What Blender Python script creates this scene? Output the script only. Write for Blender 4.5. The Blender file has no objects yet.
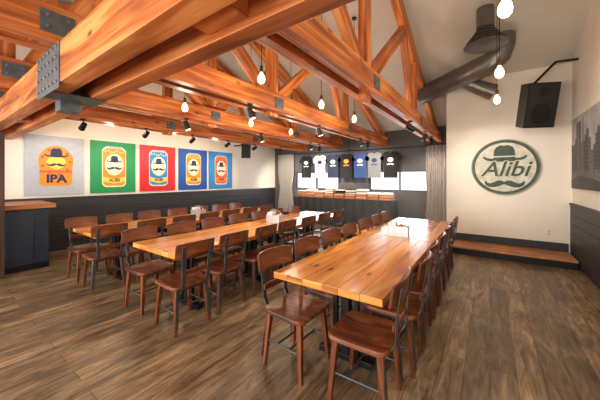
import bpy, math, random
from mathutils import Vector, Matrix, Quaternion
random.seed(7)
S=bpy.context.scene
try:
    S.view_settings.view_transform='Standard'
    S.view_settings.look='None'
except Exception as e: print(e)

# ---------------------------------------------------------------- materials
def srgb(r,g,b):
    f=lambda c:(c/255/12.92) if c/255<=0.04045 else ((c/255+0.055)/1.055)**2.4
    return (f(r),f(g),f(b),1)
def base(name):
    m=bpy.data.materials.new(name); m.use_nodes=True
    nt=m.node_tree; b=nt.nodes['Principled BSDF']
    return m,nt,b
def plain(name,col,rough=.6,metal=0,var=.06,scale=12,emit=None,es=0):
    m,nt,b=base(name)
    tc=nt.nodes.new('ShaderNodeTexCoord'); n=nt.nodes.new('ShaderNodeTexNoise')
    n.inputs['Scale'].default_value=scale; n.inputs['Detail'].default_value=4
    nt.links.new(tc.outputs['Object'],n.inputs['Vector'])
    r=nt.nodes.new('ShaderNodeValToRGB')
    c=srgb(*col)
    r.color_ramp.elements[0].position=.3; r.color_ramp.elements[1].position=.7
    r.color_ramp.elements[0].color=tuple(max(0,x*(1-var)) for x in c[:3])+(1,)
    r.color_ramp.elements[1].color=tuple(min(1,x*(1+var)) for x in c[:3])+(1,)
    nt.links.new(n.outputs['Fac'],r.inputs['Fac']); nt.links.new(r.outputs['Color'],b.inputs['Base Color'])
    b.inputs['Roughness'].default_value=rough; b.inputs['Metallic'].default_value=metal
    if emit:
        b.inputs['Emission Color'].default_value=srgb(*emit); b.inputs['Emission Strength'].default_value=es
    return m
def wood(name,dark,mid,light,rough=.4,su=1.6,sv=16,knots=True,tone=.35):
    m,nt,b=base(name); L=nt.links.new
    uv=nt.nodes.new('ShaderNodeUVMap')
    mp=nt.nodes.new('ShaderNodeMapping'); mp.inputs['Scale'].default_value=(su,sv,1)
    L(uv.outputs['UV'],mp.inputs['Vector'])
    n=nt.nodes.new('ShaderNodeTexNoise'); n.inputs['Scale'].default_value=1; n.inputs['Detail'].default_value=6
    n.inputs['Distortion'].default_value=.8; L(mp.outputs['Vector'],n.inputs['Vector'])
    r=nt.nodes.new('ShaderNodeValToRGB'); e=r.color_ramp.elements
    e[0].position=.3; e[0].color=srgb(*dark); e[1].position=.68; e[1].color=srgb(*light)
    k=e.new(.5); k.color=srgb(*mid); L(n.outputs['Fac'],r.inputs['Fac'])
    mp2=nt.nodes.new('ShaderNodeMapping'); mp2.inputs['Scale'].default_value=(.5,1.3,1); L(uv.outputs['UV'],mp2.inputs['Vector'])
    n2=nt.nodes.new('ShaderNodeTexNoise'); n2.inputs['Scale'].default_value=1.9; n2.inputs['Detail'].default_value=2
    L(mp2.outputs['Vector'],n2.inputs['Vector'])
    mr=nt.nodes.new('ShaderNodeMapRange'); mr.inputs['From Min'].default_value=.3; mr.inputs['From Max'].default_value=.7
    mr.inputs['To Min'].default_value=1-tone; mr.inputs['To Max'].default_value=1+tone*.6
    L(n2.outputs['Fac'],mr.inputs['Value'])
    mx=nt.nodes.new('ShaderNodeVectorMath'); mx.operation='SCALE'
    L(r.outputs['Color'],mx.inputs[0]); L(mr.outputs['Result'],mx.inputs['Scale'])
    out=mx.outputs['Vector']
    if knots:
        mp3=nt.nodes.new('ShaderNodeMapping'); mp3.inputs['Scale'].default_value=(1.3,3.0,1); L(uv.outputs['UV'],mp3.inputs['Vector'])
        v=nt.nodes.new('ShaderNodeTexVoronoi'); v.inputs['Scale'].default_value=1.9; L(mp3.outputs['Vector'],v.inputs['Vector'])
        kr=nt.nodes.new('ShaderNodeValToRGB'); kr.color_ramp.elements[0].position=.05; kr.color_ramp.elements[1].position=.16
        kr.color_ramp.elements[0].color=(.24,.16,.12,1); kr.color_ramp.elements[1].color=(1,1,1,1)
        L(v.outputs['Distance'],kr.inputs['Fac'])
        mm=nt.nodes.new('ShaderNodeVectorMath'); mm.operation='MULTIPLY'; L(out,mm.inputs[0]); L(kr.outputs['Color'],mm.inputs[1]); out=mm.outputs['Vector']
    L(out,b.inputs['Base Color']); b.inputs['Roughness'].default_value=rough
    bp=nt.nodes.new('ShaderNodeBump'); bp.inputs['Strength'].default_value=.15; bp.inputs['Distance'].default_value=.004
    L(n.outputs['Fac'],bp.inputs['Height']); L(bp.outputs['Normal'],b.inputs['Normal'])
    return m
def planks(name,dark,mid,light,width=.14,length=1.9,rough=.33,rot=True):
    m,nt,b=base(name); L=nt.links.new
    tc=nt.nodes.new('ShaderNodeTexCoord'); mp=nt.nodes.new('ShaderNodeMapping')
    if rot: mp.inputs['Rotation'].default_value=(0,0,math.pi/2)
    L(tc.outputs['Object'],mp.inputs['Vector'])
    br=nt.nodes.new('ShaderNodeTexBrick'); br.offset=.37; br.inputs['Scale'].default_value=1
    br.inputs['Brick Width'].default_value=length; br.inputs['Row Height'].default_value=width
    br.inputs['Mortar Size'].default_value=.0026; br.inputs['Mortar Smooth'].default_value=.2
    br.inputs['Color1'].default_value=(.6,.61,.63,1); br.inputs['Color2'].default_value=(1.15,1.13,1.1,1); br.inputs['Mortar'].default_value=(.22,.2,.18,1)
    L(mp.outputs['Vector'],br.inputs['Vector'])
    mp2=nt.nodes.new('ShaderNodeMapping'); mp2.inputs['Scale'].default_value=(2.2,12,1); L(mp.outputs['Vector'],mp2.inputs['Vector'])
    n=nt.nodes.new('ShaderNodeTexNoise'); n.inputs['Scale'].default_value=1.2; n.inputs['Detail'].default_value=8; n.inputs['Roughness'].default_value=.66; n.inputs['Distortion'].default_value=1.1
    L(mp2.outputs['Vector'],n.inputs['Vector'])
    r=nt.nodes.new('ShaderNodeValToRGB'); e=r.color_ramp.elements
    e[0].position=.34; e[0].color=srgb(*dark); e[1].position=.66; e[1].color=srgb(*light); k=e.new(.5); k.color=srgb(*mid)
    L(n.outputs['Fac'],r.inputs['Fac'])
    mm=nt.nodes.new('ShaderNodeVectorMath'); mm.operation='MULTIPLY'; L(r.outputs['Color'],mm.inputs[0]); L(br.outputs['Color'],mm.inputs[1])
    # worn patches
    n3=nt.nodes.new('ShaderNodeTexNoise'); n3.inputs['Scale'].default_value=2.6; n3.inputs['Detail'].default_value=5; L(mp.outputs['Vector'],n3.inputs['Vector'])
    m3=nt.nodes.new('ShaderNodeMapRange'); m3.inputs['From Min'].default_value=.35; m3.inputs['From Max'].default_value=.65; m3.inputs['To Min'].default_value=.78; m3.inputs['To Max'].default_value=1.12
    L(n3.outputs['Fac'],m3.inputs['Value'])
    ms=nt.nodes.new('ShaderNodeVectorMath'); ms.operation='SCALE'; L(mm.outputs['Vector'],ms.inputs[0]); L(m3.outputs['Result'],ms.inputs['Scale'])
    L(ms.outputs['Vector'],b.inputs['Base Color'])
    mr=nt.nodes.new('ShaderNodeMapRange'); mr.inputs['To Min'].default_value=rough-.06; mr.inputs['To Max'].default_value=rough+.16
    L(n.outputs['Fac'],mr.inputs['Value']); L(mr.outputs['Result'],b.inputs['Roughness'])
    bp=nt.nodes.new('ShaderNodeBump'); bp.inputs['Strength'].default_value=.25; bp.inputs['Distance'].default_value=.004
    L(br.outputs['Color'],bp.inputs['Height']); L(bp.outputs['Normal'],b.inputs['Normal'])
    return m

M={}
M['floor']=planks('floor_planks',(82,64,46),(130,104,76),(168,140,108),width=.165,rough=.32)
M['stage']=planks('platform_planks',(150,92,48),(200,134,76),(222,162,104),rot=False)
M['wall']=plain('wall_paint_white',(232,226,215),.8,var=.02,scale=2)
M['ceil']=plain('ceiling_paint',(196,192,184),.9,var=.03,scale=2)
M['dark']=plain('charcoal_paint',(44,45,50),.5,var=.1,scale=3)
M['charc']=plain('backwall_charcoal',(80,79,82),.7,var=.1,scale=3)
M['black']=plain('black_metal',(24,24,26),.4,.3)
M['steel']=plain('gunmetal_steel',(92,94,96),.38,.7)
M['plate']=plain('dark_steel_plate',(92,100,104),.5,.4,var=.25)
M['bolt']=plain('bolt_steel',(150,150,150),.35,.9)
M['silver']=plain('galvanised',(190,193,195),.4,.6)
M['fir']=wood('douglas_fir_beam',(122,56,24),(194,106,48),(230,154,86),.48,.9,12,tone=.36)
M['top']=wood('table_top_pine',(156,82,28),(216,140,60),(242,182,100),.22,1.0,10,tone=.3)
M['chairw']=wood('chair_walnut',(72,34,20),(118,62,34),(154,90,54),.3,2.5,24,knots=False,tone=.3)
M['trimw']=wood('trim_wood',(150,92,48),(186,120,68),(206,146,94),.45)
M['postw']=wood('dark_post_wood',(52,34,26),(72,48,36),(92,64,48),.5)
M['black_cloth']=plain('black_cloth',(46,46,50),.75,var=.2)
M['curtain']=plain('curtain_fabric',(150,142,138),.9,var=.12,scale=20)
M['bar']=plain('bar_blue_panel',(34,46,60),.5,var=.1)
M['frame']=plain('window_frame',(60,60,62),.5)
M['paper']=plain('napkins',(235,235,230),.8)
M['red']=plain('red',(204,26,40),.5); M['green']=plain('green',(16,138,78),.55)
M['blue']=plain('blue',(14,76,164),.55); M['sky']=plain('light_blue',(36,130,194),.55)
M['grey']=plain('poster_grey',(170,178,190),.55); M['orange']=plain('orange',(236,140,34),.5)
M['yellow']=plain('yellow',(245,205,90),.5); M['cream']=plain('cream',(238,226,196),.5)
M['navy']=plain('navy',(22,36,74),.6); M['redor']=plain('red_orange',(222,84,44),.5)
M['sign_cream']=plain('sign_cream',(206,205,190),.6,var=.2,scale=9); M['sign_dark']=plain('sign_green_grey',(60,78,70),.6,var=.3,scale=14)
M['sign_rim']=plain('sign_rim',(128,128,114),.45,.4,var=.2)
M['tee_white']=plain('tee_white',(220,220,218),.9); M['tee_black']=plain('tee_black',(24,24,27),.9,var=.2)
M['tee_blue']=plain('tee_blue',(52,76,130),.9); M['tee_grey']=plain('tee_grey',(120,122,126),.9); M['tee_navy']=plain('tee_navy',(34,44,70),.9)
M['ph_l']=plain('photo_grey_light',(156,156,158),.5,var=.3,scale=4); M['ph_m']=plain('photo_grey_mid',(90,90,92),.5,var=.35,scale=9); M['ph_d']=plain('photo_grey_dark',(40,40,42),.5,var=.3,scale=12)
M['brass']=plain('brass_socket',(120,90,50),.35,.8)
M['bulb']=plain('bulb_glow',(255,236,200),.3,emit=(255,222,170),es=4)
M['lens']=plain('spot_lens',(255,236,200),.3,emit=(255,236,205),es=4)
M['grille']=plain('speaker_grille',(34,35,38),.65,.2,var=.3,scale=60)
M['duct']=plain('duct_metal',(104,101,98),.36,.6,var=.08)
g,nt,b=base('window_glass'); b.inputs['Transmission Weight'].default_value=1; b.inputs['Roughness'].default_value=0; b.inputs['IOR'].default_value=1.02; M['glass']=g

# ---------------------------------------------------------------- mesh builder
class MB:
    def __init__(s): s.v=[];s.f=[];s.m=[];s.u=[];s.mats=[]
    def mi(s,k):
        if k not in s.mats: s.mats.append(k)
        return s.mats.index(k)
    def hexa(s,c,mat,L,off=None):
        """c: 8 corners, 0-3 at start, 4-7 at end (grain start->end)"""
        ou=random.uniform(0,40) if off is None else off[0]; ov=random.uniform(0,40) if off is None else off[1]
        i=len(s.v); s.v+=[tuple(p) for p in c]
        c=[Vector(p) for p in c]; k=s.mi(mat); vv=ov
        for a in range(4):
            b_=(a+1)%4; w=(c[b_]-c[a]).length
            s.f.append([i+a,i+b_,i+b_+4,i+a+4]); s.m.append(k)
            s.u.append([(ou,vv),(ou,vv+w),(ou+L,vv+w),(ou+L,vv)]); vv+=w
        w=(c[1]-c[0]).length;h=(c[3]-c[0]).length
        s.f.append([i+3,i+2,i+1,i]); s.m.append(k); s.u.append([(ou,ov+h),(ou+w*.2,ov+h),(ou+w*.2,ov),(ou,ov)])
        s.f.append([i+4,i+5,i+6,i+7]); s.m.append(k); s.u.append([(ou,ov),(ou+w*.2,ov),(ou+w*.2,ov+h),(ou,ov+h)])
    def beam(s,a,b,w,h,mat,up=(0,0,1),w2=None,h2=None):
        a=Vector(a);b=Vector(b);d=(b-a);L=d.length;d.normalize();up=Vector(up)
        if abs(d.dot(up))>.98: up=Vector((0,1,0)) if abs(d.y)<.9 else Vector((1,0,0))
        x=d.cross(up).normalized(); z=x.cross(d).normalized()
        w2=w if w2 is None else w2; h2=h if h2 is None else h2
        c=[a-x*w/2-z*h/2,a+x*w/2-z*h/2,a+x*w/2+z*h/2,a-x*w/2+z*h/2,
           b-x*w2/2-z*h2/2,b+x*w2/2-z*h2/2,b+x*w2/2+z*h2/2,b-x*w2/2+z*h2/2]
        s.hexa(c,mat,L)
    def box(s,lo,hi,mat,axis='x'):
        x0,y0,z0=lo;x1,y1,z1=hi
        if axis=='x': s.beam((x0,(y0+y1)/2,(z0+z1)/2),(x1,(y0+y1)/2,(z0+z1)/2),abs(y1-y0),abs(z1-z0),mat)
        elif axis=='y': s.beam(((x0+x1)/2,y0,(z0+z1)/2),((x0+x1)/2,y1,(z0+z1)/2),abs(x1-x0),abs(z1-z0),mat)
        else:
            s.beam(((x0+x1)/2,(y0+y1)/2,z0),((x0+x1)/2,(y0+y1)/2,z1),abs(x1-x0),abs(y1-y0),mat,up=(0,1,0))
    def loft(s,rings,mat,caps=True,closed=True):
        n=len(rings[0]); i=len(s.v); k=s.mi(mat)
        for r in rings: s.v+=[tuple(p) for p in r]
        for a in range(len(rings)-1):
            for j in range(n if closed else n-1):
                j2=(j+1)%n
                s.f.append([i+a*n+j,i+a*n+j2,i+(a+1)*n+j2,i+(a+1)*n+j]); s.m.append(k)
                s.u.append([(a*.1,j*.05),(a*.1,j*.05+.05),(a*.1+.1,j*.05+.05),(a*.1+.1,j*.05)])
        if caps:
            s.f.append([i+j for j in reversed(range(n))]); s.m.append(k); s.u.append([(0,0)]*n)
            e=i+(len(rings)-1)*n
            s.f.append([e+j for j in range(n)]); s.m.append(k); s.u.append([(0,0)]*n)
    def cyl(s,a,b,r1,r2=None,mat='black',n=14,caps=True):
        s.path([a,b],[r1,r1 if r2 is None else r2],mat,n,caps)
    def path(s,pts,rs,mat,n=12,caps=True):
        pts=[Vector(p) for p in pts]
        if not isinstance(rs,(list,tuple)): rs=[rs]*len(pts)
        rings=[]; px=None
        for i,p in enumerate(pts):
            d=(pts[min(i+1,len(pts)-1)]-pts[max(i-1,0)])
            d=d.normalized() if d.length>1e-9 else Vector((0,0,1))
            if px is None:
                up=Vector((0,0,1)) if abs(d.z)<.9 else Vector((1,0,0)); px=d.cross(up).normalized()
            else: px=(px-d*px.dot(d)).normalized()
            y=d.cross(px)
            rings.append([p+px*math.cos(t*2*math.pi/n)*rs[i]+y*math.sin(t*2*math.pi/n)*rs[i] for t in range(n)])
        s.loft(rings,mat,caps)
    def lathe(s,c,prof,mat,n=20,axis=(0,0,1)):
        c=Vector(c); d=Vector(axis).normalized(); up=Vector((0,0,1)) if abs(d.z)<.9 else Vector((1,0,0))
        x=d.cross(up).normalized(); y=d.cross(x)
        s.loft([[c+d*h+x*math.cos(t*2*math.pi/n)*max(r,.0005)+y*math.sin(t*2*math.pi/n)*max(r,.0005) for t in range(n)] for r,h in prof],mat,True)
    def poly(s,o,U,V,N,pts,d0,d1,mat):
        o=Vector(o);U=Vector(U);V=Vector(V);N=Vector(N)
        s.loft([[o+U*p[0]+V*p[1]+N*d0 for p in pts],[o+U*p[0]+V*p[1]+N*d1 for p in pts]],mat)
    def text(s,txt,size,o,U,V,N,mat,shear=0,ext=.002,bold=0):
        cu=bpy.data.curves.new('t','FONT'); cu.body=txt; cu.size=size; cu.align_x='CENTER'; cu.align_y='CENTER'; cu.shear=shear
        cu.extrude=ext; cu.offset=bold; cu.resolution_u=3
        ob=bpy.data.objects.new('t',cu); S.collection.objects.link(ob); bpy.context.view_layer.update()
        me=bpy.data.meshes.new_from_object(ob.evaluated_get(bpy.context.evaluated_depsgraph_get()))
        o=Vector(o);U=Vector(U);V=Vector(V);N=Vector(N);i=len(s.v)
        s.v+=[tuple(o+U*v.co.x+V*v.co.y+N*v.co.z) for v in me.vertices]; k=s.mi(mat)
        for p in me.polygons:
            s.f.append([i+a for a in p.vertices]); s.m.append(k); s.u.append([(0,0)]*len(p.vertices))
        bpy.data.objects.remove(ob); bpy.data.meshes.remove(me)
    def mesh(s,name,smooth=False,weld=False):
        me=bpy.data.meshes.new(name); me.from_pydata(s.v,[],s.f)
        for k in s.mats: me.materials.append(M[k])
        uv=me.uv_layers.new(name='UVMap')
        for pi,p in enumerate(me.polygons):
            p.material_index=s.m[pi]
            for j,l in enumerate(p.loop_indices): uv.data[l].uv=s.u[pi][j]
        import bmesh
        bm=bmesh.new(); bm.from_mesh(me); bmesh.ops.recalc_face_normals(bm,faces=bm.faces); bm.to_mesh(me); bm.free()
        me.update()
        if smooth:
            me.polygons.foreach_set('use_smooth',[True]*len(me.polygons))
            try: me.set_sharp_from_angle(angle=math.radians(38))
            except Exception as e: print(e)
        return me
    def obj(s,name,bevel=0,smooth=False,parent=None,loc=(0,0,0)):
        return place(name,s.mesh(name,smooth),loc,0,bevel,parent)
def place(name,me,loc=(0,0,0),rz=0,bevel=0,parent=None):
    ob=bpy.data.objects.new(name,me); S.collection.objects.link(ob); ob.location=loc; ob.rotation_euler=(0,0,rz)
    if bevel:
        md=ob.modifiers.new('bevel','BEVEL'); md.width=bevel; md.segments=2; md.limit_method='ANGLE'; md.angle_limit=math.radians(40)
    if parent: ob.parent=parent
    return ob

# ---------------------------------------------------------------- room dims
XL,XR=-7.2,1.22; YB,YF=8.45,-2.15; RY,RZ=3.15,5.12; EZ=2.95
SL=(RZ-EZ)/(YB-RY)
def roofz(y): return RZ-SL*abs(y-RY)
m=MB(); m.box((XL-.2,YF-.2,-.1),(XR+.2,YB+.2,0),'floor','y'); m.obj('floor')
m=MB()
for (ya,za,yb,zb) in ((YF-.2,EZ-SL*.2,RY,RZ),(RY,RZ,YB+.2,EZ-SL*.2)):
    m.loft([[(XL-.2,ya,za),(XR+.2,ya,za),(XR+.2,ya,za+.15),(XL-.2,ya,za+.15)],[(XL-.2,yb,zb),(XR+.2,yb,zb),(XR+.2,yb,zb+.15),(XL-.2,yb,zb+.15)]],'ceil')
m.obj('ceiling')
gable=[(YF,0),(YB,0),(YB,EZ),(RY,RZ),(YF,EZ)]
m=MB(); m.poly((XL,0,0),(0,1,0),(0,0,1),(1,0,0),gable,-.15,0,'wall'); m.obj('wall_left')
m=MB(); m.poly((XR,0,0),(0,1,0),(0,0,1),(1,0,0),gable,0,.15,'wall'); m.obj('wall_right')
WZ0,WZ1=1.1,1.72
JX,JY=-.8,6.85
bw=[(-6.15,-4.3),(-3.2,-1.3)]
m=MB()
m.box((XL,YB,0),(JX,YB+.15,WZ0),'charc'); m.box((XL,YB,WZ1),(JX,YB+.15,EZ),'charc')
xs=[XL]+[q for w_ in bw for q in w_]+[JX]
for i in range(0,len(xs),2): m.box((xs[i],YB,WZ0),(xs[i+1],YB+.15,WZ1),'charc')
m.obj('wall_back')
m=MB(); m.poly((JX,0,0),(0,1,0),(0,0,1),(1,0,0),[(JY,0),(YB,0),(YB,EZ),(JY,roofz(JY))],0,XR-JX,'wall'); m.obj('wall_back_right')
for wi,(a,b_) in enumerate(bw):
    m=MB(); t=.035
    m.box((a,YB+.02,WZ0),(b_,YB+.1,WZ0+t),'frame'); m.box((a,YB+.02,WZ1-t),(b_,YB+.1,WZ1),'frame')
    for i in range(3):
        x=a+(b_-a-t)*i/2; m.box((x,YB+.02,WZ0+t),(x+t,YB+.1,WZ1-t),'frame','z')
    m.box((a,YB+.055,WZ0+t),(b_,YB+.06,WZ1-t),'glass')
    m.obj('window_%d'%(wi+1))
m=MB(); fill_wins=[(-6.4,-4.4),(-4.0,-2.0),(-1.6,.4)]  # front windows invented behind the camera, openings added for soft fill
m.box((XL,YF-.15,0),(XR,YF,.6),'wall'); m.box((XL,YF-.15,2.5),(XR,YF,EZ),'wall')
xs=[XL]+[q for w in fill_wins for q in w]+[XR]
for i in range(0,len(xs),2): m.box((xs[i],YF-.15,.6),(xs[i+1],YF,2.5),'wall','z')
m.obj('wall_front')
for j,(a,b_) in enumerate(fill_wins):
    m=MB()
    for (p,q) in (((a,.6),(b_,.65)),((a,2.45),(b_,2.5)),((a,1.55),(b_,1.6))): m.box((p[0],YF-.1,p[1]),(q[0],YF-.04,q[1]),'frame')
    for x in (a,(a+b_)/2-.025,b_-.05): m.box((x,YF-.1,.65),(x+.05,YF-.04,2.45),'frame','z')
    m.obj('window_%d'%(j+3))
m=MB(); H=1.08
for i in range(6):
    z=.02+i*.175; m.box((XL,YF+.02,z),(XL+.03,YB-.02,z+.17),'dark','y')
m.box((XL,YF+.02,H-.01),(XL+.05,YB-.02,H+.03),'dark','y'); m.obj('trim_1',.003)
m=MB()
for i in range(6):
    z=.02+i*.165; m.box((XR-.03,YF+.02,z),(XR,6.83,z+.16),'dark','y')
m.box((XR-.045,YF+.02,1.01),(XR,6.83,1.05),'dark','y'); m.obj('trim_2',.003)
m=MB(); m.box((JX,JY-.025,.15),(XR-.05,JY,.3),'dark'); m.obj('baseboard_back',.003)
PY=6.15; PX=-3.35
m=MB()
m.box((JX+.002,PY+.02,0.001),(XR-.05,JY-.03,.12),'black'); m.box((JX+.002,PY,.12),(XR-.05,JY-.028,.15),'stage'); m.obj('platform')
m=MB()
m.box((PX+.02,PY+.02,.001),(JX-.002,7.38,.12),'black'); m.box((PX,PY,.12),(JX-.002,7.4,.15),'stage'); m.obj('platform')

# ---------------------------------------------------------------- trusses
def truss(X):
    m=MB(); zb0,zb1=2.5,2.76
    for sx in (-.1,.1):
        m.box((X+sx-.05,YF+.02,zb0),(X+sx+.05,YB-.02,zb1),'fir','y')
    o=.17
    m.beam((X,YB-.02,EZ-o),(X,RY,RZ-o),.12,.24,'fir'); m.beam((X,YF+.02,EZ-o),(X,RY,RZ-o),.12,.24,'fir')
    m.beam((X,RY,zb0-.06),(X,RY,RZ-.3),.1,.18,'fir',up=(0,1,0))
    for sgn in (1,-1):
        m.beam((X,RY+sgn*.05,zb0+.2),(X,RY+sgn*1.75,roofz(RY+1.75)-.32),.1,.16,'fir')
        m.beam((X,RY+sgn*2.5,zb0+.02),(X,RY+sgn*1.75,roofz(RY+1.75)-.32),.1,.16,'fir')
        m.beam((X,RY+sgn*2.6,zb0+.02),(X,RY+sgn*2.6,roofz(RY+2.6)-.25),.1,.14,'fir',up=(0,1,0))
    for yy in (RY,RY+2.55,RY-2.55):
        for sx in (-.158,.152):
            m.box((X+sx,yy-.1,zb0+.05),(X+sx+.006,yy+.1,zb1-.05),'plate','y')
            for (p,q) in ((-.06,.09),(.06,.09),(-.06,.17),(.06,.17)):
                m.cyl((X+sx-.012,yy+p,zb0+q),(X+sx+.018,yy+p,zb0+q),.012,mat='bolt',n=6)
    m.obj('roof_truss',.006)
TX=[-1.25,-2.75,-4.25,-5.75]
for X in TX: truss(X)
m=MB()
GY=((.6,.73),(.88,1.0))
for (a,b_) in GY: m.box((XL+.02,a,2.2),(XR-.02,b_,2.495),'fir','x')
for x in (-5.0,-1.05): m.box((x-.14,.73,2.24),(x+.14,.88,2.47),'fir','x')
for x0,x1 in ((-3.15,-2.55),(-.35,.1)):
    m.box((x0,.592,2.16),(x1,.6,2.5),'plate','x')
    m.box((x0,.6,2.192),(x0+.3,1.0,2.2),'plate','x')
    n=6
    for i in range(n):
        for q in (2.21,2.3,2.39,2.47): m.cyl((x0+.05+(x1-x0-.1)*i/(n-1),.58,q),(x0+.05+(x1-x0-.1)*i/(n-1),.6,q),.012,mat='bolt',n=6)
m.box((-3.25,.73,2.1),(-3.1,.88,2.62),'plate','z')
m.obj('ceiling_beam',.006)
m=MB(); m.box((-6.02,.66,0),(-5.92,.76,2.195),'postw','z'); m.obj('timber_post',.006)
m=MB(); m.box((XL+.02,RY-.07,RZ-.35),(XR-.02,RY+.07,RZ-.08),'fir','x'); m.obj('ridge_beam',.005)

# ---------------------------------------------------------------- chair
def rrect(w,d,r,n=5):
    pts=[]
    for cx,cy,a0 in ((w/2-r,d/2-r,0),(-w/2+r,d/2-r,90),(-w/2+r,-d/2+r,180),(w/2-r,-d/2+r,270)):
        for i in range(n+1):
            a=math.radians(a0+90*i/n); pts.append((cx+r*math.cos(a),cy+r*math.sin(a)))
    return pts
def chair_mesh():
    m=MB(); o=rrect(.41,.42,.06)
    def ring(k,z): return [(p[0]*k,p[1]*k,z) for p in o]
    i=len(m.v); k=m.mi('chairw')
    rings=[ring(.93,.425),ring(1,.432),ring(1,.452),ring(.97,.46),ring(.8,.455),ring(.5,.447),ring(.05,.444)]
    n=len(o)
    for r in rings: m.v+=r
    for a in range(len(rings)-1):
        for j in range(n):
            j2=(j+1)%n; q=[i+a*n+j,i+a*n+j2,i+(a+1)*n+j2,i+(a+1)*n+j]
            m.f.append(q); m.m.append(k); m.u.append([(m.v[t][0],m.v[t][1]+m.v[t][2]) for t in q])
    for ringi,rev in ((0,True),(len(rings)-1,False)):
        q=[i+ringi*n+j for j in range(n)]; q=q[::-1] if rev else q
        m.f.append(q); m.m.append(k); m.u.append([(m.v[t][0],m.v[t][1]) for t in q])
    for sx in (-1,1):
        for sy in (-1,1):
            m.beam((sx*.15,sy*.155,.43),(sx*.185,sy*.185,0),.042,.042,'chairw',up=(0,1,0),w2=.028,h2=.028)
    # steel straps carried down the outer face of the rear legs
    for sy in (-1,1): m.beam((-.172,sy*.158,.42),(-.205,sy*.185,.06),.034,.006,'steel',up=(1,0,.05))
    for sy in (-1,1): m.cyl((-.17,sy*.171,.2),(.17,sy*.171,.2),.009,mat='steel',n=8)
    for sx in (-.06,.06): m.cyl((sx,-.171,.2),(sx,.171,.2),.009,mat='steel',n=8)
    for sx in (-1,1): m.box((sx*.15-.012,-.16,.395),(sx*.15+.012,.16,.425),'steel','y')
    for sy in (-1,1): m.box((-.16,sy*.155-.012,.395),(.16,sy*.155+.012,.425),'steel','x')
    for sy in (-1,1):
        pts=[(-.12,sy*.12,.41),(-.19,sy*.125,.42),(-.235,sy*.13,.5),(-.245,sy*.14,.66),(-.275,sy*.15,.85)]
        for a,b_ in zip(pts,pts[1:]): m.beam(a,b_,.036,.01,'steel',up=(1,0,.01))
    def slat(z0,z1,wd,x0,tilt,bow=.035,th=.016):
        N=10; rings=[]; 
        for i in range(N+1):
            t=-1+2*i/N; y=t*wd/2; xx=x0+bow*t*t
            h=(z1-z0)*(1-.16*abs(t)**4)/2; zc=(z0+z1)/2
            rings.append([(xx+tilt*h,y,zc-h),(xx+tilt*h+th,y,zc-h),(xx-tilt*h+th,y,zc+h),(xx-tilt*h,y,zc+h)])
        i0=len(m.v); kk=m.mi('chairw')
        for r in rings: m.v+=r
        for a in range(N):
            for j in range(4):
                j2=(j+1)%4; q=[i0+a*4+j,i0+a*4+j2,i0+(a+1)*4+j2,i0+(a+1)*4+j]
                m.f.append(q); m.m.append(kk); m.u.append([(m.v[t][1]+3,m.v[t][2]+m.v[t][0]) for t in q])
        for q in ([i0+3,i0+2,i0+1,i0],[i0+N*4+j for j in range(4)]): m.f.append(q); m.m.append(kk); m.u.append([(0,0)]*4)
    slat(.725,.885,.42,-.272,.16)
    slat(.57,.62,.3,-.245,.08,bow=.012)
    return m.mesh('dining_chair',True)
CH=chair_mesh()
# ---------------------------------------------------------------- tables
def table_mesh(W,L,py):
    m=MB(); n=6; y0=-L/2
    widths=[random.uniform(.8,1.2) for _ in range(n)]; s_=sum(widths); x=-W/2
    for w in widths:
        w=w/s_*W; m.box((x,y0,.7),(x+w-.0008,y0+L,.75),'top','y'); x+=w
    for y in py:
        m.box((-.035,y-.03,.05),(.035,y+.03,.655),'black','z')
        m.box((-.115,y-.02,.05),(-.075,y+.02,.655),'black','z'); m.box((.075,y-.02,.05),(.115,y+.02,.655),'black','z')
        m.box((-.24,y-.035,.0),(.24,y+.035,.05),'black','x')
        m.box((-W/2+.1,y-.03,.655),(W/2-.1,y+.03,.699),'black','x')
    m.box((-.02,py[0],.56),(.02,py[1],.62),'black','y')
    return m.mesh('dining_table')
def row(x0,x1,y0,y1,n):
    W=x1-x0; mid=(y0+y1)/2; sp=.52; c0=y0+.15
    cy=[c0+sp*i for i in range(n)]
    for (a,b_,p) in ((y0,mid-.004,(c0+.5*sp,c0+2.5*sp)),(mid+.004,y1,(c0+3.5*sp,c0+5.5*sp))):
        L=b_-a; c=(a+b_)/2
        place('dining_table',table_mesh(W,L,[q-c for q in p]),((x0+x1)/2,c,0),0,.004)
    for i,y in enumerate(cy):
        place('dining_chair',CH,(x0+.15+random.uniform(-.05,.01),y+random.uniform(-.015,.015),0),random.uniform(-.05,.05),.003)
        place('dining_chair',CH,(x1-.16+random.uniform(-.01,.05),y+random.uniform(-.015,.015),0),math.pi+random.uniform(-.05,.05),.003)
row(-1.42,-.54,1.65,5.3,7)
row(-3.4,-2.5,1.45,5.1,7)
row(-5.12,-4.24,1.35,5.0,7)

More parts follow.
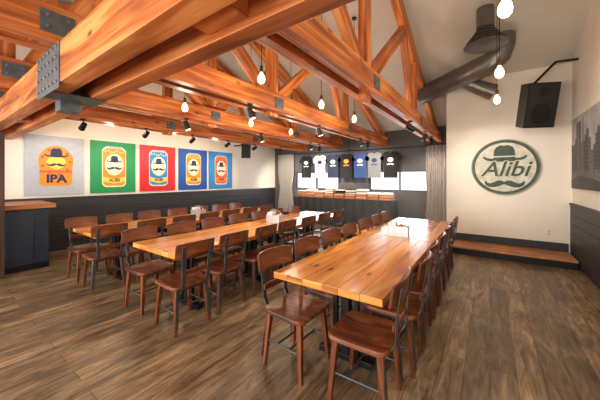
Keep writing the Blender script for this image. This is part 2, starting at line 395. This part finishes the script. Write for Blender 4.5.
# ---------------------------------------------------------------- table caddies
def caddy():
    m=MB(); w,d,h=.13,.075,.13
    m.box((-w,-d,.0),(w,d,.008),'silver')
    m.box((-w,-d,.008),(w,-d+.005,h),'silver'); m.box((-w,d-.005,.008),(w,d,h),'silver')
    m.box((-w,-d+.005,.008),(-w+.005,d-.005,h),'silver','y'); m.box((w-.005,-d+.005,.008),(w,d-.005,h),'silver','y')
    m.box((-.005,-d+.005,.008),(.0,d-.005,h),'silver','y')
    m.path([(-w,0,h-.02)]+[(-w*math.cos(a*math.pi/8),0,h+.075*math.sin(a*math.pi/8)) for a in range(0,9)]+[(w,0,h-.02)],.004,'silver',8)
    m.box((-.115,-.06,.009),(-.02,.06,.165),'paper')
    for i in range(5): m.box((-.11,-.055+i*.024,.165),(-.025,-.055+i*.024+.018,.172),'paper')
    for x,y,c in ((.035,-.03,'redor'),(.085,-.03,'cream'),(.035,.035,'tee_black'),(.085,.035,'cream')):
        m.lathe((x,y,.009),[(.019,0),(.02,.02),(.02,.1),(.016,.12),(.008,.13),(.008,.142),(.001,.15)],c,12)
    return m.mesh('table_caddy',True)
CD=caddy()
for p in ((-.98,3.62,.75),(-2.98,3.5,.75),(-4.7,3.2,.75)): place('table_caddy',CD,p,.1)

# ---------------------------------------------------------------- logo shapes
hat=[(-.56,0.02),(-.52,.55),(-.42,.78),(-.2,.9),(0,.86),(.2,.9),(.42,.78),(.52,.55),(.56,.02),(.85,.06),(1.08,.2),(1.12,.08),(.95,-.08),(.6,-.17),(0,-.21),(-.6,-.17),(-.95,-.08),(-1.12,.08),(-1.08,.2),(-.85,.06)]
half=[(0,.1),(.14,.2),(.34,.22),(.56,.1),(.78,0),(.95,.04),(1.04,.2),(1.12,.08),(1.05,-.12),(.82,-.26),(.52,-.26),(.24,-.16),(0,-.04)]
mous=half+[(-x,y) for x,y in half[::-1][1:-1]]
def sc(pts,s,dx=0,dy=0,sy=None): 
    sy=s if sy is None else sy
    return [(p[0]*s+dx,p[1]*sy+dy) for p in pts]
def circ(rx,ry,n=32,dx=0,dy=0): return [(rx*math.cos(i*2*math.pi/n)+dx,ry*math.sin(i*2*math.pi/n)+dy) for i in range(n)]
def poster(yc,bg,can,band,ink,style=0):
    m=MB(); o=(XL+.002,yc,1.75); U=(0,1,0);V=(0,0,1);N=(1,0,0)
    W,Hh=.92,1.18
    m.poly(o,U,V,N,rrect(W,Hh,.005,1),0,.03,bg)
    P=lambda pts,a,b_,mt: m.poly(o,U,V,N,pts,a,b_,mt)
    if style==0:
        P(circ(.27,.32,36,0,.08),.03,.034,can); P(sc(rrect(.5,.46,.08),1,0,-.18),.034,.036,can)
        P(sc(hat,.17,0,.2),.036,.04,ink)
        P(circ(.15,.13,20,0,.06),.036,.038,'yellow'); P(sc(mous,.13,0,.02),.038,.042,ink)
        P([(-.25,-.1),(.25,-.1),(.25,-.14),(-.25,-.14)],.036,.038,'redor')
        m.text('IPA',.22,Vector(o)+Vector((.04,0,-.27)),U,V,N,'navy',bold=.01)
        for i in range(9):
            a=i*.7; P(circ(.03,.03,8,.22*math.cos(a),.08+.26*math.sin(a)),.034,.037,'redor')
    else:
        body=sc(rrect(.46,.86,.1),1,0,0)
        P(sc(body,1.07),.03,.032,'cream'); P(body,.032,.035,can)
        P(sc(rrect(.36,.05,.02),1,0,.455),.032,.036,'grey')
        P(circ(.19,.25,30,0,.06),.035,.038,'cream')
        P(sc(hat,.14,0,.14),.038,.042,ink); P(sc(mous,.14,0,-.02),.038,.042,ink)
        P([(-.23,-.22),(0,-.27),(.23,-.22),(.23,-.33),(0,-.38),(-.23,-.33)],.035,.038,band)
        m.text('ALIBI',.1,Vector(o)+Vector((.04,0,-.3)),U,V,N,ink,bold=.003)
        for i in range(7): P(circ(.02,.02,8,-.18+.06*i,.36+.02*math.sin(i*2)),.035,.038,band)
    m.obj('wall_poster',0)
ys=[1.63,2.66,3.69,4.72,5.72]
poster(ys[0],'grey','orange','orange','navy',0)
poster(ys[1],'green','orange','yellow','navy',1)
poster(ys[2],'red','sky','yellow','navy',1)
poster(ys[3],'blue','orange','yellow','navy',1)
poster(ys[4],'sky','redor','orange','navy',1)

# round sign
m=MB(); o=(.233,JY-.001,1.72);U=(1,0,0);V=(0,0,1);N=(0,-1,0);R=.56
m.poly(o,U,V,N,circ(R,R,64),0,.03,'sign_rim'); m.poly(o,U,V,N,circ(R*.965,R*.965,64),.03,.034,'sign_dark'); m.poly(o,U,V,N,circ(R*.88,R*.88,64),.034,.037,'sign_cream')
m.poly(o,U,V,N,sc(hat,.32,0,.17,.3),.037,.042,'sign_dark')
m.poly(o,U,V,N,[(-.18,.2),(.18,.2),(.178,.225),(-.178,.225)],.042,.044,'sign_cream')
m.text('Alibi',.42,Vector(o)+Vector((0,-.044,-.05)),U,V,N,'sign_cream',shear=.3,ext=.002,bold=.02)
m.text('Alibi',.42,Vector(o)+Vector((0,-.05,-.05)),U,V,N,'sign_dark',shear=.3,ext=.003,bold=.004)
m.poly(o,U,V,N,sc(mous,.29,0,-.33),.037,.043,'sign_dark')
m.obj('round_wall_sign')
m=MB(); o=(XR-.002,5.75,1.92);U=(0,-1,0);V=(0,0,1);N=(-1,0,0)
m.poly(o,U,V,N,rrect(1.9,1.2,.005,1),0,.03,'ph_l')
x=-.95
random.seed(3)
while x<.93:
    w=min(random.uniform(.05,.13),.95-x); h=random.uniform(.25,.65)+(.2 if abs(x+.5)<.3 else 0)
    m.poly(o,U,V,N,[(x,-.3),(x+w,-.3),(x+w,-.3+h),(x,-.3+h)],.03,.032,random.choice(['ph_m','ph_d','ph_d'])); 
    for q in range(int(h/.06)): m.poly(o,U,V,N,[(x+.012,-.28+q*.06),(x+w-.012,-.28+q*.06),(x+w-.012,-.268+q*.06),(x+.012,-.268+q*.06)],.032,.0325,'ph_m')
    x+=w
m.poly(o,U,V,N,[(-.95,-.6),(.95,-.6),(.95,-.3),(-.95,-.3)],.03,.033,'ph_m'); m.poly(o,U,V,N,[(-.95,-.6),(.95,-.6),(.95,-.5),(-.4,-.38),(-.95,-.45)],.033,.034,'ph_d')
m.obj('wall_photograph')
m=MB(); m.box((.86,JY-.012,.42),(.94,JY-.001,.54),'paper','z'); m.box((.885,JY-.016,.44),(.915,JY-.012,.47),'grey','z'); m.box((.885,JY-.016,.49),(.915,JY-.012,.52),'grey','z'); m.obj('wall_outlet',.002)

# ---------------------------------------------------------------- merch table
m=MB(); a,b_,c,d=-5.5,-2.2,7.45,8.05
for lx in (a+.05,b_-.05,(a+b_)/2):
    for ly in (c+.05,d-.05): m.cyl((lx,ly,0),(lx,ly,.84),.015,mat='steel',n=8)
m.box((a,c,.84),(b_,d,.87),'black_cloth')
per=[(a-.005,c-.005),(b_+.005,c-.005),(b_+.005,d+.005),(a-.005,d+.005)]
pts=[]
for i in range(4):
    p=Vector(per[i]);q=Vector(per[(i+1)%4]); n=int((q-p).length/.035)
    nrm=Vector((q-p).yx.to_tuple()); nrm=Vector((nrm.x,-nrm.y)).normalized()
    for j in range(n):
        pt=p.lerp(q,j/n); pts.append((pt,nrm,random.uniform(-.3,.3)+j*.8))
lo=[(p.x+nn.x*(.012+.018*math.sin(t)),p.y+nn.y*(.012+.018*math.sin(t)),.004) for p,nn,t in pts]; hi=[(p.x,p.y,.872) for p,nn,t in pts]
m.loft([lo,hi],'black_cloth',caps=False)
m.f.append([len(m.v)-len(hi)+i for i in range(len(hi))]); m.m.append(m.mi('black_cloth')); m.u.append([(0,0)]*len(hi))
m.obj('merchandise_table',0,True)
random.seed(5)
for i in range(9):
    m=MB(); w=.33
    for z in (.0,.055,.11):
        m.box((-w/2,-.17,z+.005),(w/2,-.16,z+.045),'trimw'); m.box((-w/2,.16,z+.005),(w/2,.17,z+.045),'trimw')
        m.box((-w/2,-.16,z+.005),(-w/2+.01,.16,z+.045),'trimw','y'); m.box((w/2-.01,-.16,z+.005),(w/2,.16,z+.045),'trimw','y')
    m.box((-w/2,-.17,0),(w/2,.17,.006),'trimw')
    hh=random.choice([7,9,10])
    for k in range(hh):
        dx=random.uniform(-.006,.006)
        m.box((-.145+dx,-.14,.01+k*.028),(.145+dx,.14,.034+k*.028),random.choice(['tee_white','cream','tee_grey','tee_black','tee_white','cream']))
    m.obj('shirt_crate',.003,loc=(-5.28+i*.36,7.72,.874))
def tee(xc,zt,mat,pr,s=1):
    m=MB()
    half=[(.07,0),(.17,-.02),(.3,-.17),(.22,-.24),(.185,-.2),(.185,-.66),]
    pts=[(0,-.04)]+half+[(-x,y) for x,y in half[::-1]]
    pts=[(x*s*.95,y*s*1.04) for x,y in pts]
    m.poly((0,0,0),(1,0,0),(0,0,1),(0,-1,0),pts,-.015,.015,mat)
    m.poly((0,0,0),(1,0,0),(0,0,1),(0,-1,0),circ(.09,.07,16,0,-.25),.015,.018,pr)
    m.poly((0,0,0),(1,0,0),(0,0,1),(0,-1,0),sc(mous,.1,0,-.38),.015,.018,pr)
    m.path([(0,0,-.03),(0,0,.03),(.012,0,.045),(.02,0,.06),(.012,0,.075),(0,0,.078)],.004,'steel',6)
    m.path([(-.15,0,-.05),(0,0,-.01),(.15,0,-.05)],.006,'steel',6)
    m.obj('hanging_tshirt',0,loc=(xc,8.22,zt))
m=MB(); m.cyl((-6.1,8.22,2.4),(-1.4,8.22,2.4),.012,mat='black')
for x in (-6,-3.8,-1.5): m.cyl((x,8.22,2.4),(x,8.22,2.97),.01,mat='black')
m.obj('clothes_rail')
for x,mt,pr in ((-5.5,'tee_black','tee_white'),(-4.92,'tee_white','navy'),(-4.4,'tee_navy','cream'),(-3.9,'tee_black','orange'),(-3.42,'tee_blue','cream'),(-2.95,'tee_grey','navy'),(-2.45,'tee_black','cream')):
    tee(x,2.303,mt,pr,1.16)
def curtain(x0,x1,tie=0):
    m=MB(); n=60; rows=[]; xc=(x0+x1)/2
    for z in (.17,.5,.85,1.1,1.35,1.7,2.1,2.42):
        r=[]; k=1-tie*math.exp(-((z-1.1)/.35)**2)
        for i in range(n+1):
            t=i/n; r.append((xc+(x1-x0)*(t-.5)*k,8.35+.05*math.sin(t*(x1-x0)*62),z))
        for i in range(n,-1,-1):
            p=r[i]; r.append((p[0],p[1]+.006,p[2]))
        rows.append(r)
    m.loft(rows,'curtain'); m.cyl((x0-.03,8.35,2.44),(x1+.03,8.35,2.44),.014,mat='black')
    m.obj('curtain',0,True)
curtain(-6.95,-6.15,.25); curtain(-1.5,-.9,.1)

# ---------------------------------------------------------------- bar counter
m=MB(); m.box((-7.1,-1.5,0.0),(-6.15,1.3,1.0),'bar','y'); m.box((-6.15,-1.5,0),(-6.13,1.3,.1),'black','y')
for y in (-1.4,-.75,-.1,.55): m.box((-6.149,y,.16),(-6.135,y+.56,.94),'bar','z')
m.box((-7.14,-1.55,1.0),(-6.08,1.38,1.07),'trimw','y'); m.obj('bar_counter',.004)

# ---------------------------------------------------------------- pendants
def pendant(x,y,z):
    m=MB(); zt=roofz(y)
    m.cyl((0,0,.1),(0,0,zt-z-.02),.004,mat='black',n=6)
    m.lathe((0,0,0),[(.001,zt-z),(.045,zt-z-.0),(.045,zt-z-.025),(.01,zt-z-.035)],'black',14)
    m.lathe((0,0,0),[(.012,.125),(.02,.115),(.021,.06),(.018,.05)],'brass',12)
    m.lathe((0,0,0),[(.014,.05),(.019,.035),(.037,.005),(.042,-.025),(.037,-.052),(.021,-.07),(.002,-.075)],'bulb',16)
    ob=m.obj('pendant_bulb',0,True,loc=(x,y,z))
    l=bpy.data.lights.new('bulb_light','POINT'); l.energy=21; l.color=(1,.83,.61); l.shadow_soft_size=.06
    lo_=bpy.data.objects.new('bulb_light',l); S.collection.objects.link(lo_); lo_.parent=ob; lo_.location=(0,0,-.16)
for x,z in ((.08,2.62),(-2.07,2.62),(-3.55,2.52),(-6.15,2.62)):
    for y in (2.2,3.5,4.7): pendant(x,y,z)

def spot(x,y,z,target,e=40,ang=55,light=True):
    m=MB(); p=Vector((0,0,-.12)); d=(Vector(target)-Vector((x,y,z-.12))).normalized()
    m.cyl((0,0,0),(0,0,-.1),.008,mat='black',n=8); m.lathe((0,0,0),[(.04,0),(.04,-.02),(.01,-.03)],'black',12)
    m.cyl(p-d*.07,p+d*.08,.04,.05,'black',16); m.cyl(p+d*.08,p+d*.083,.042,.042,'lens',16)
    ob=m.obj('track_spotlight',0,True,loc=(x,y,z))
    if light:
        l=bpy.data.lights.new('spot','SPOT'); l.energy=e; l.spot_size=math.radians(ang); l.spot_blend=.8; l.color=(1,.9,.75); l.shadow_soft_size=.05
        lo_=bpy.data.objects.new('spot_light',l); S.collection.objects.link(lo_); lo_.parent=ob; lo_.location=p+d*.12
        lo_.rotation_euler=d.to_track_quat('-Z','Y').to_euler()
for y in ys: spot(-5.75+.1,y,2.5,(XL,y,1.7),50,60)
spot(-1.15,5.0,2.5,(.2,6.9,1.6),85,60); spot(-1.15,6.3,2.5,(-2.6,6.9,.1),190,70)
for x in (-2.65,-4.15):
    for y in (2.6,4.4,6.4): spot(x,y,2.5,(x+.7,y+.6,0),80,70)
spot(-2.65,6.9,2.5,(-3.2,8.4,1.3),170,100); spot(-4.15,6.9,2.5,(-5.0,8.4,1.2),200,110); spot(-5.65,6.9,2.5,(-6.4,8.4,1.2),190,90); spot(-1.15,7.1,2.5,(-1.3,8.4,1.2),130,90)  # curtain spots added, back wall spots boosted, to brighten the dark far end

# ---------------------------------------------------------------- ducts
m=MB()
m.path([(-1.25,6.62,3.38),(-.9,6.36,3.41),(-.35,5.98,3.46),(.0,5.76,3.5),(.13,5.7,3.6),(.18,5.68,3.75),(.18,5.68,3.9)],[.19,.19,.19,.19,.18,.17,.17],'duct',24)
for t in (.1,.35,.6,.85):
    p=Vector((-1.25,6.62,3.38)).lerp(Vector((0,5.76,3.5)),t); d=Vector((1.25,-.86,.12)).normalized(); m.cyl(p-d*.012,p+d*.012,.198,mat='duct',n=24)
m.path([(-.5,6.1,3.42),(-.2,6.2,3.25),(.05,6.28,3.12)],[.13,.13,.15],'duct',20)
m.obj('air_duct',0,True)
m=MB()
for k,(r,h) in enumerate(((.06,.26),(.1,.21),(.14,.155),(.18,.1),(.215,.05),(.25,.0))):
    m.lathe((0,0,0),[(r,h+.012),(r+.045,h-.022),(r+.045,h-.03),(r,h-.002)],'duct',32)
m.cyl((0,0,.24),(0,0,.55),.12,mat='duct',n=24)
m.cyl((0,0,-.02),(0,0,.25),.03,mat='duct',n=10)
m.obj('round_air_diffuser',0,True,loc=(-.06,5.12,3.6))

# ---------------------------------------------------------------- speakers
def speaker(name,loc,w,d,h,rz,tilt,arm_to):
    m=MB()
    fr=[(-w/2,-d/2),(w/2,-d/2),(w*.36,d/2),(-w*.36,d/2)]
    m.loft([[(x,y,-h/2) for x,y in fr],[(x,y,h/2) for x,y in fr]],'black')
    m.box((-w/2+.02,-d/2-.012,-h/2+.02),(w/2-.02,-d/2,h/2-.02),'grille','z')
    for z,r in ((-h*.18,w*.36),(h*.3,w*.16)):
        m.lathe((0,-d/2-.012,z),[(r,0),(r,.004),(r*.9,.006),(r*.88,.002)],'black',24,axis=(0,-1,0))
    ob=m.obj(name,.008,loc=loc); ob.rotation_euler=(tilt,0,rz)
    mw=Matrix.Translation(loc)@ob.rotation_euler.to_matrix().to_4x4()
    a=Vector(arm_to); inv=mw.inverted(); m2=MB()
    b1=Vector((0,d/2+.005,h*.2)); a2=inv@a; mid=inv@Vector((a.x*.5+loc[0]*.5,a.y*.7+loc[1]*.3,a.z))
    m2.path([b1,b1+Vector((0,.1,.12)),mid,a2],.022,'black',10); 
    m2.obj('mount_arm',0,parent=ob)
speaker('wall_speaker',(.64,6.2,2.76),.46,.36,.74,math.radians(24),math.radians(14),(XR-.01,6.4,3.5))
speaker('wall_speaker',(-6.65,6.3,2.42),.3,.26,.5,math.radians(55),math.radians(8),(XL+.01,6.3,2.6))

# ---------------------------------------------------------------- lighting
w=bpy.data.worlds.new('World'); S.world=w; w.use_nodes=True; nt=w.node_tree
bg=nt.nodes['Background']; bg.inputs['Color'].default_value=(.92,.96,1,1); bg.inputs['Strength'].default_value=2.2
def area(loc,rot,sx,sy,e,col):
    l=bpy.data.lights.new('a','AREA'); l.shape='RECTANGLE'; l.size=sx; l.size_y=sy; l.energy=e; l.color=col
    o=bpy.data.objects.new('daylight',l); S.collection.objects.link(o); o.location=loc; o.rotation_euler=rot; return o
for a,b_ in fill_wins: area(((a+b_)/2,YF+.03,1.55),(math.radians(90),0,0),b_-a,1.8,90,(1,.96,.9))  # added fill lamps set in the invented front windows
for a,b_ in bw: area(((a+b_)/2,YB-.03,(WZ0+WZ1)/2),(math.radians(-90),0,0),b_-a,.5,38,(.97,.98,1))
# ---------------------------------------------------------------- camera
th=math.atan2(190,270)
cam=bpy.data.cameras.new('camera'); cam.sensor_width=36; cam.lens=36*270/600; cam.shift_y=-22/600; cam.clip_start=.02
co=bpy.data.objects.new('camera',cam); S.collection.objects.link(co); co.location=(0,0,1.5); co.rotation_euler=(math.radians(90),0,th)
S.camera=co
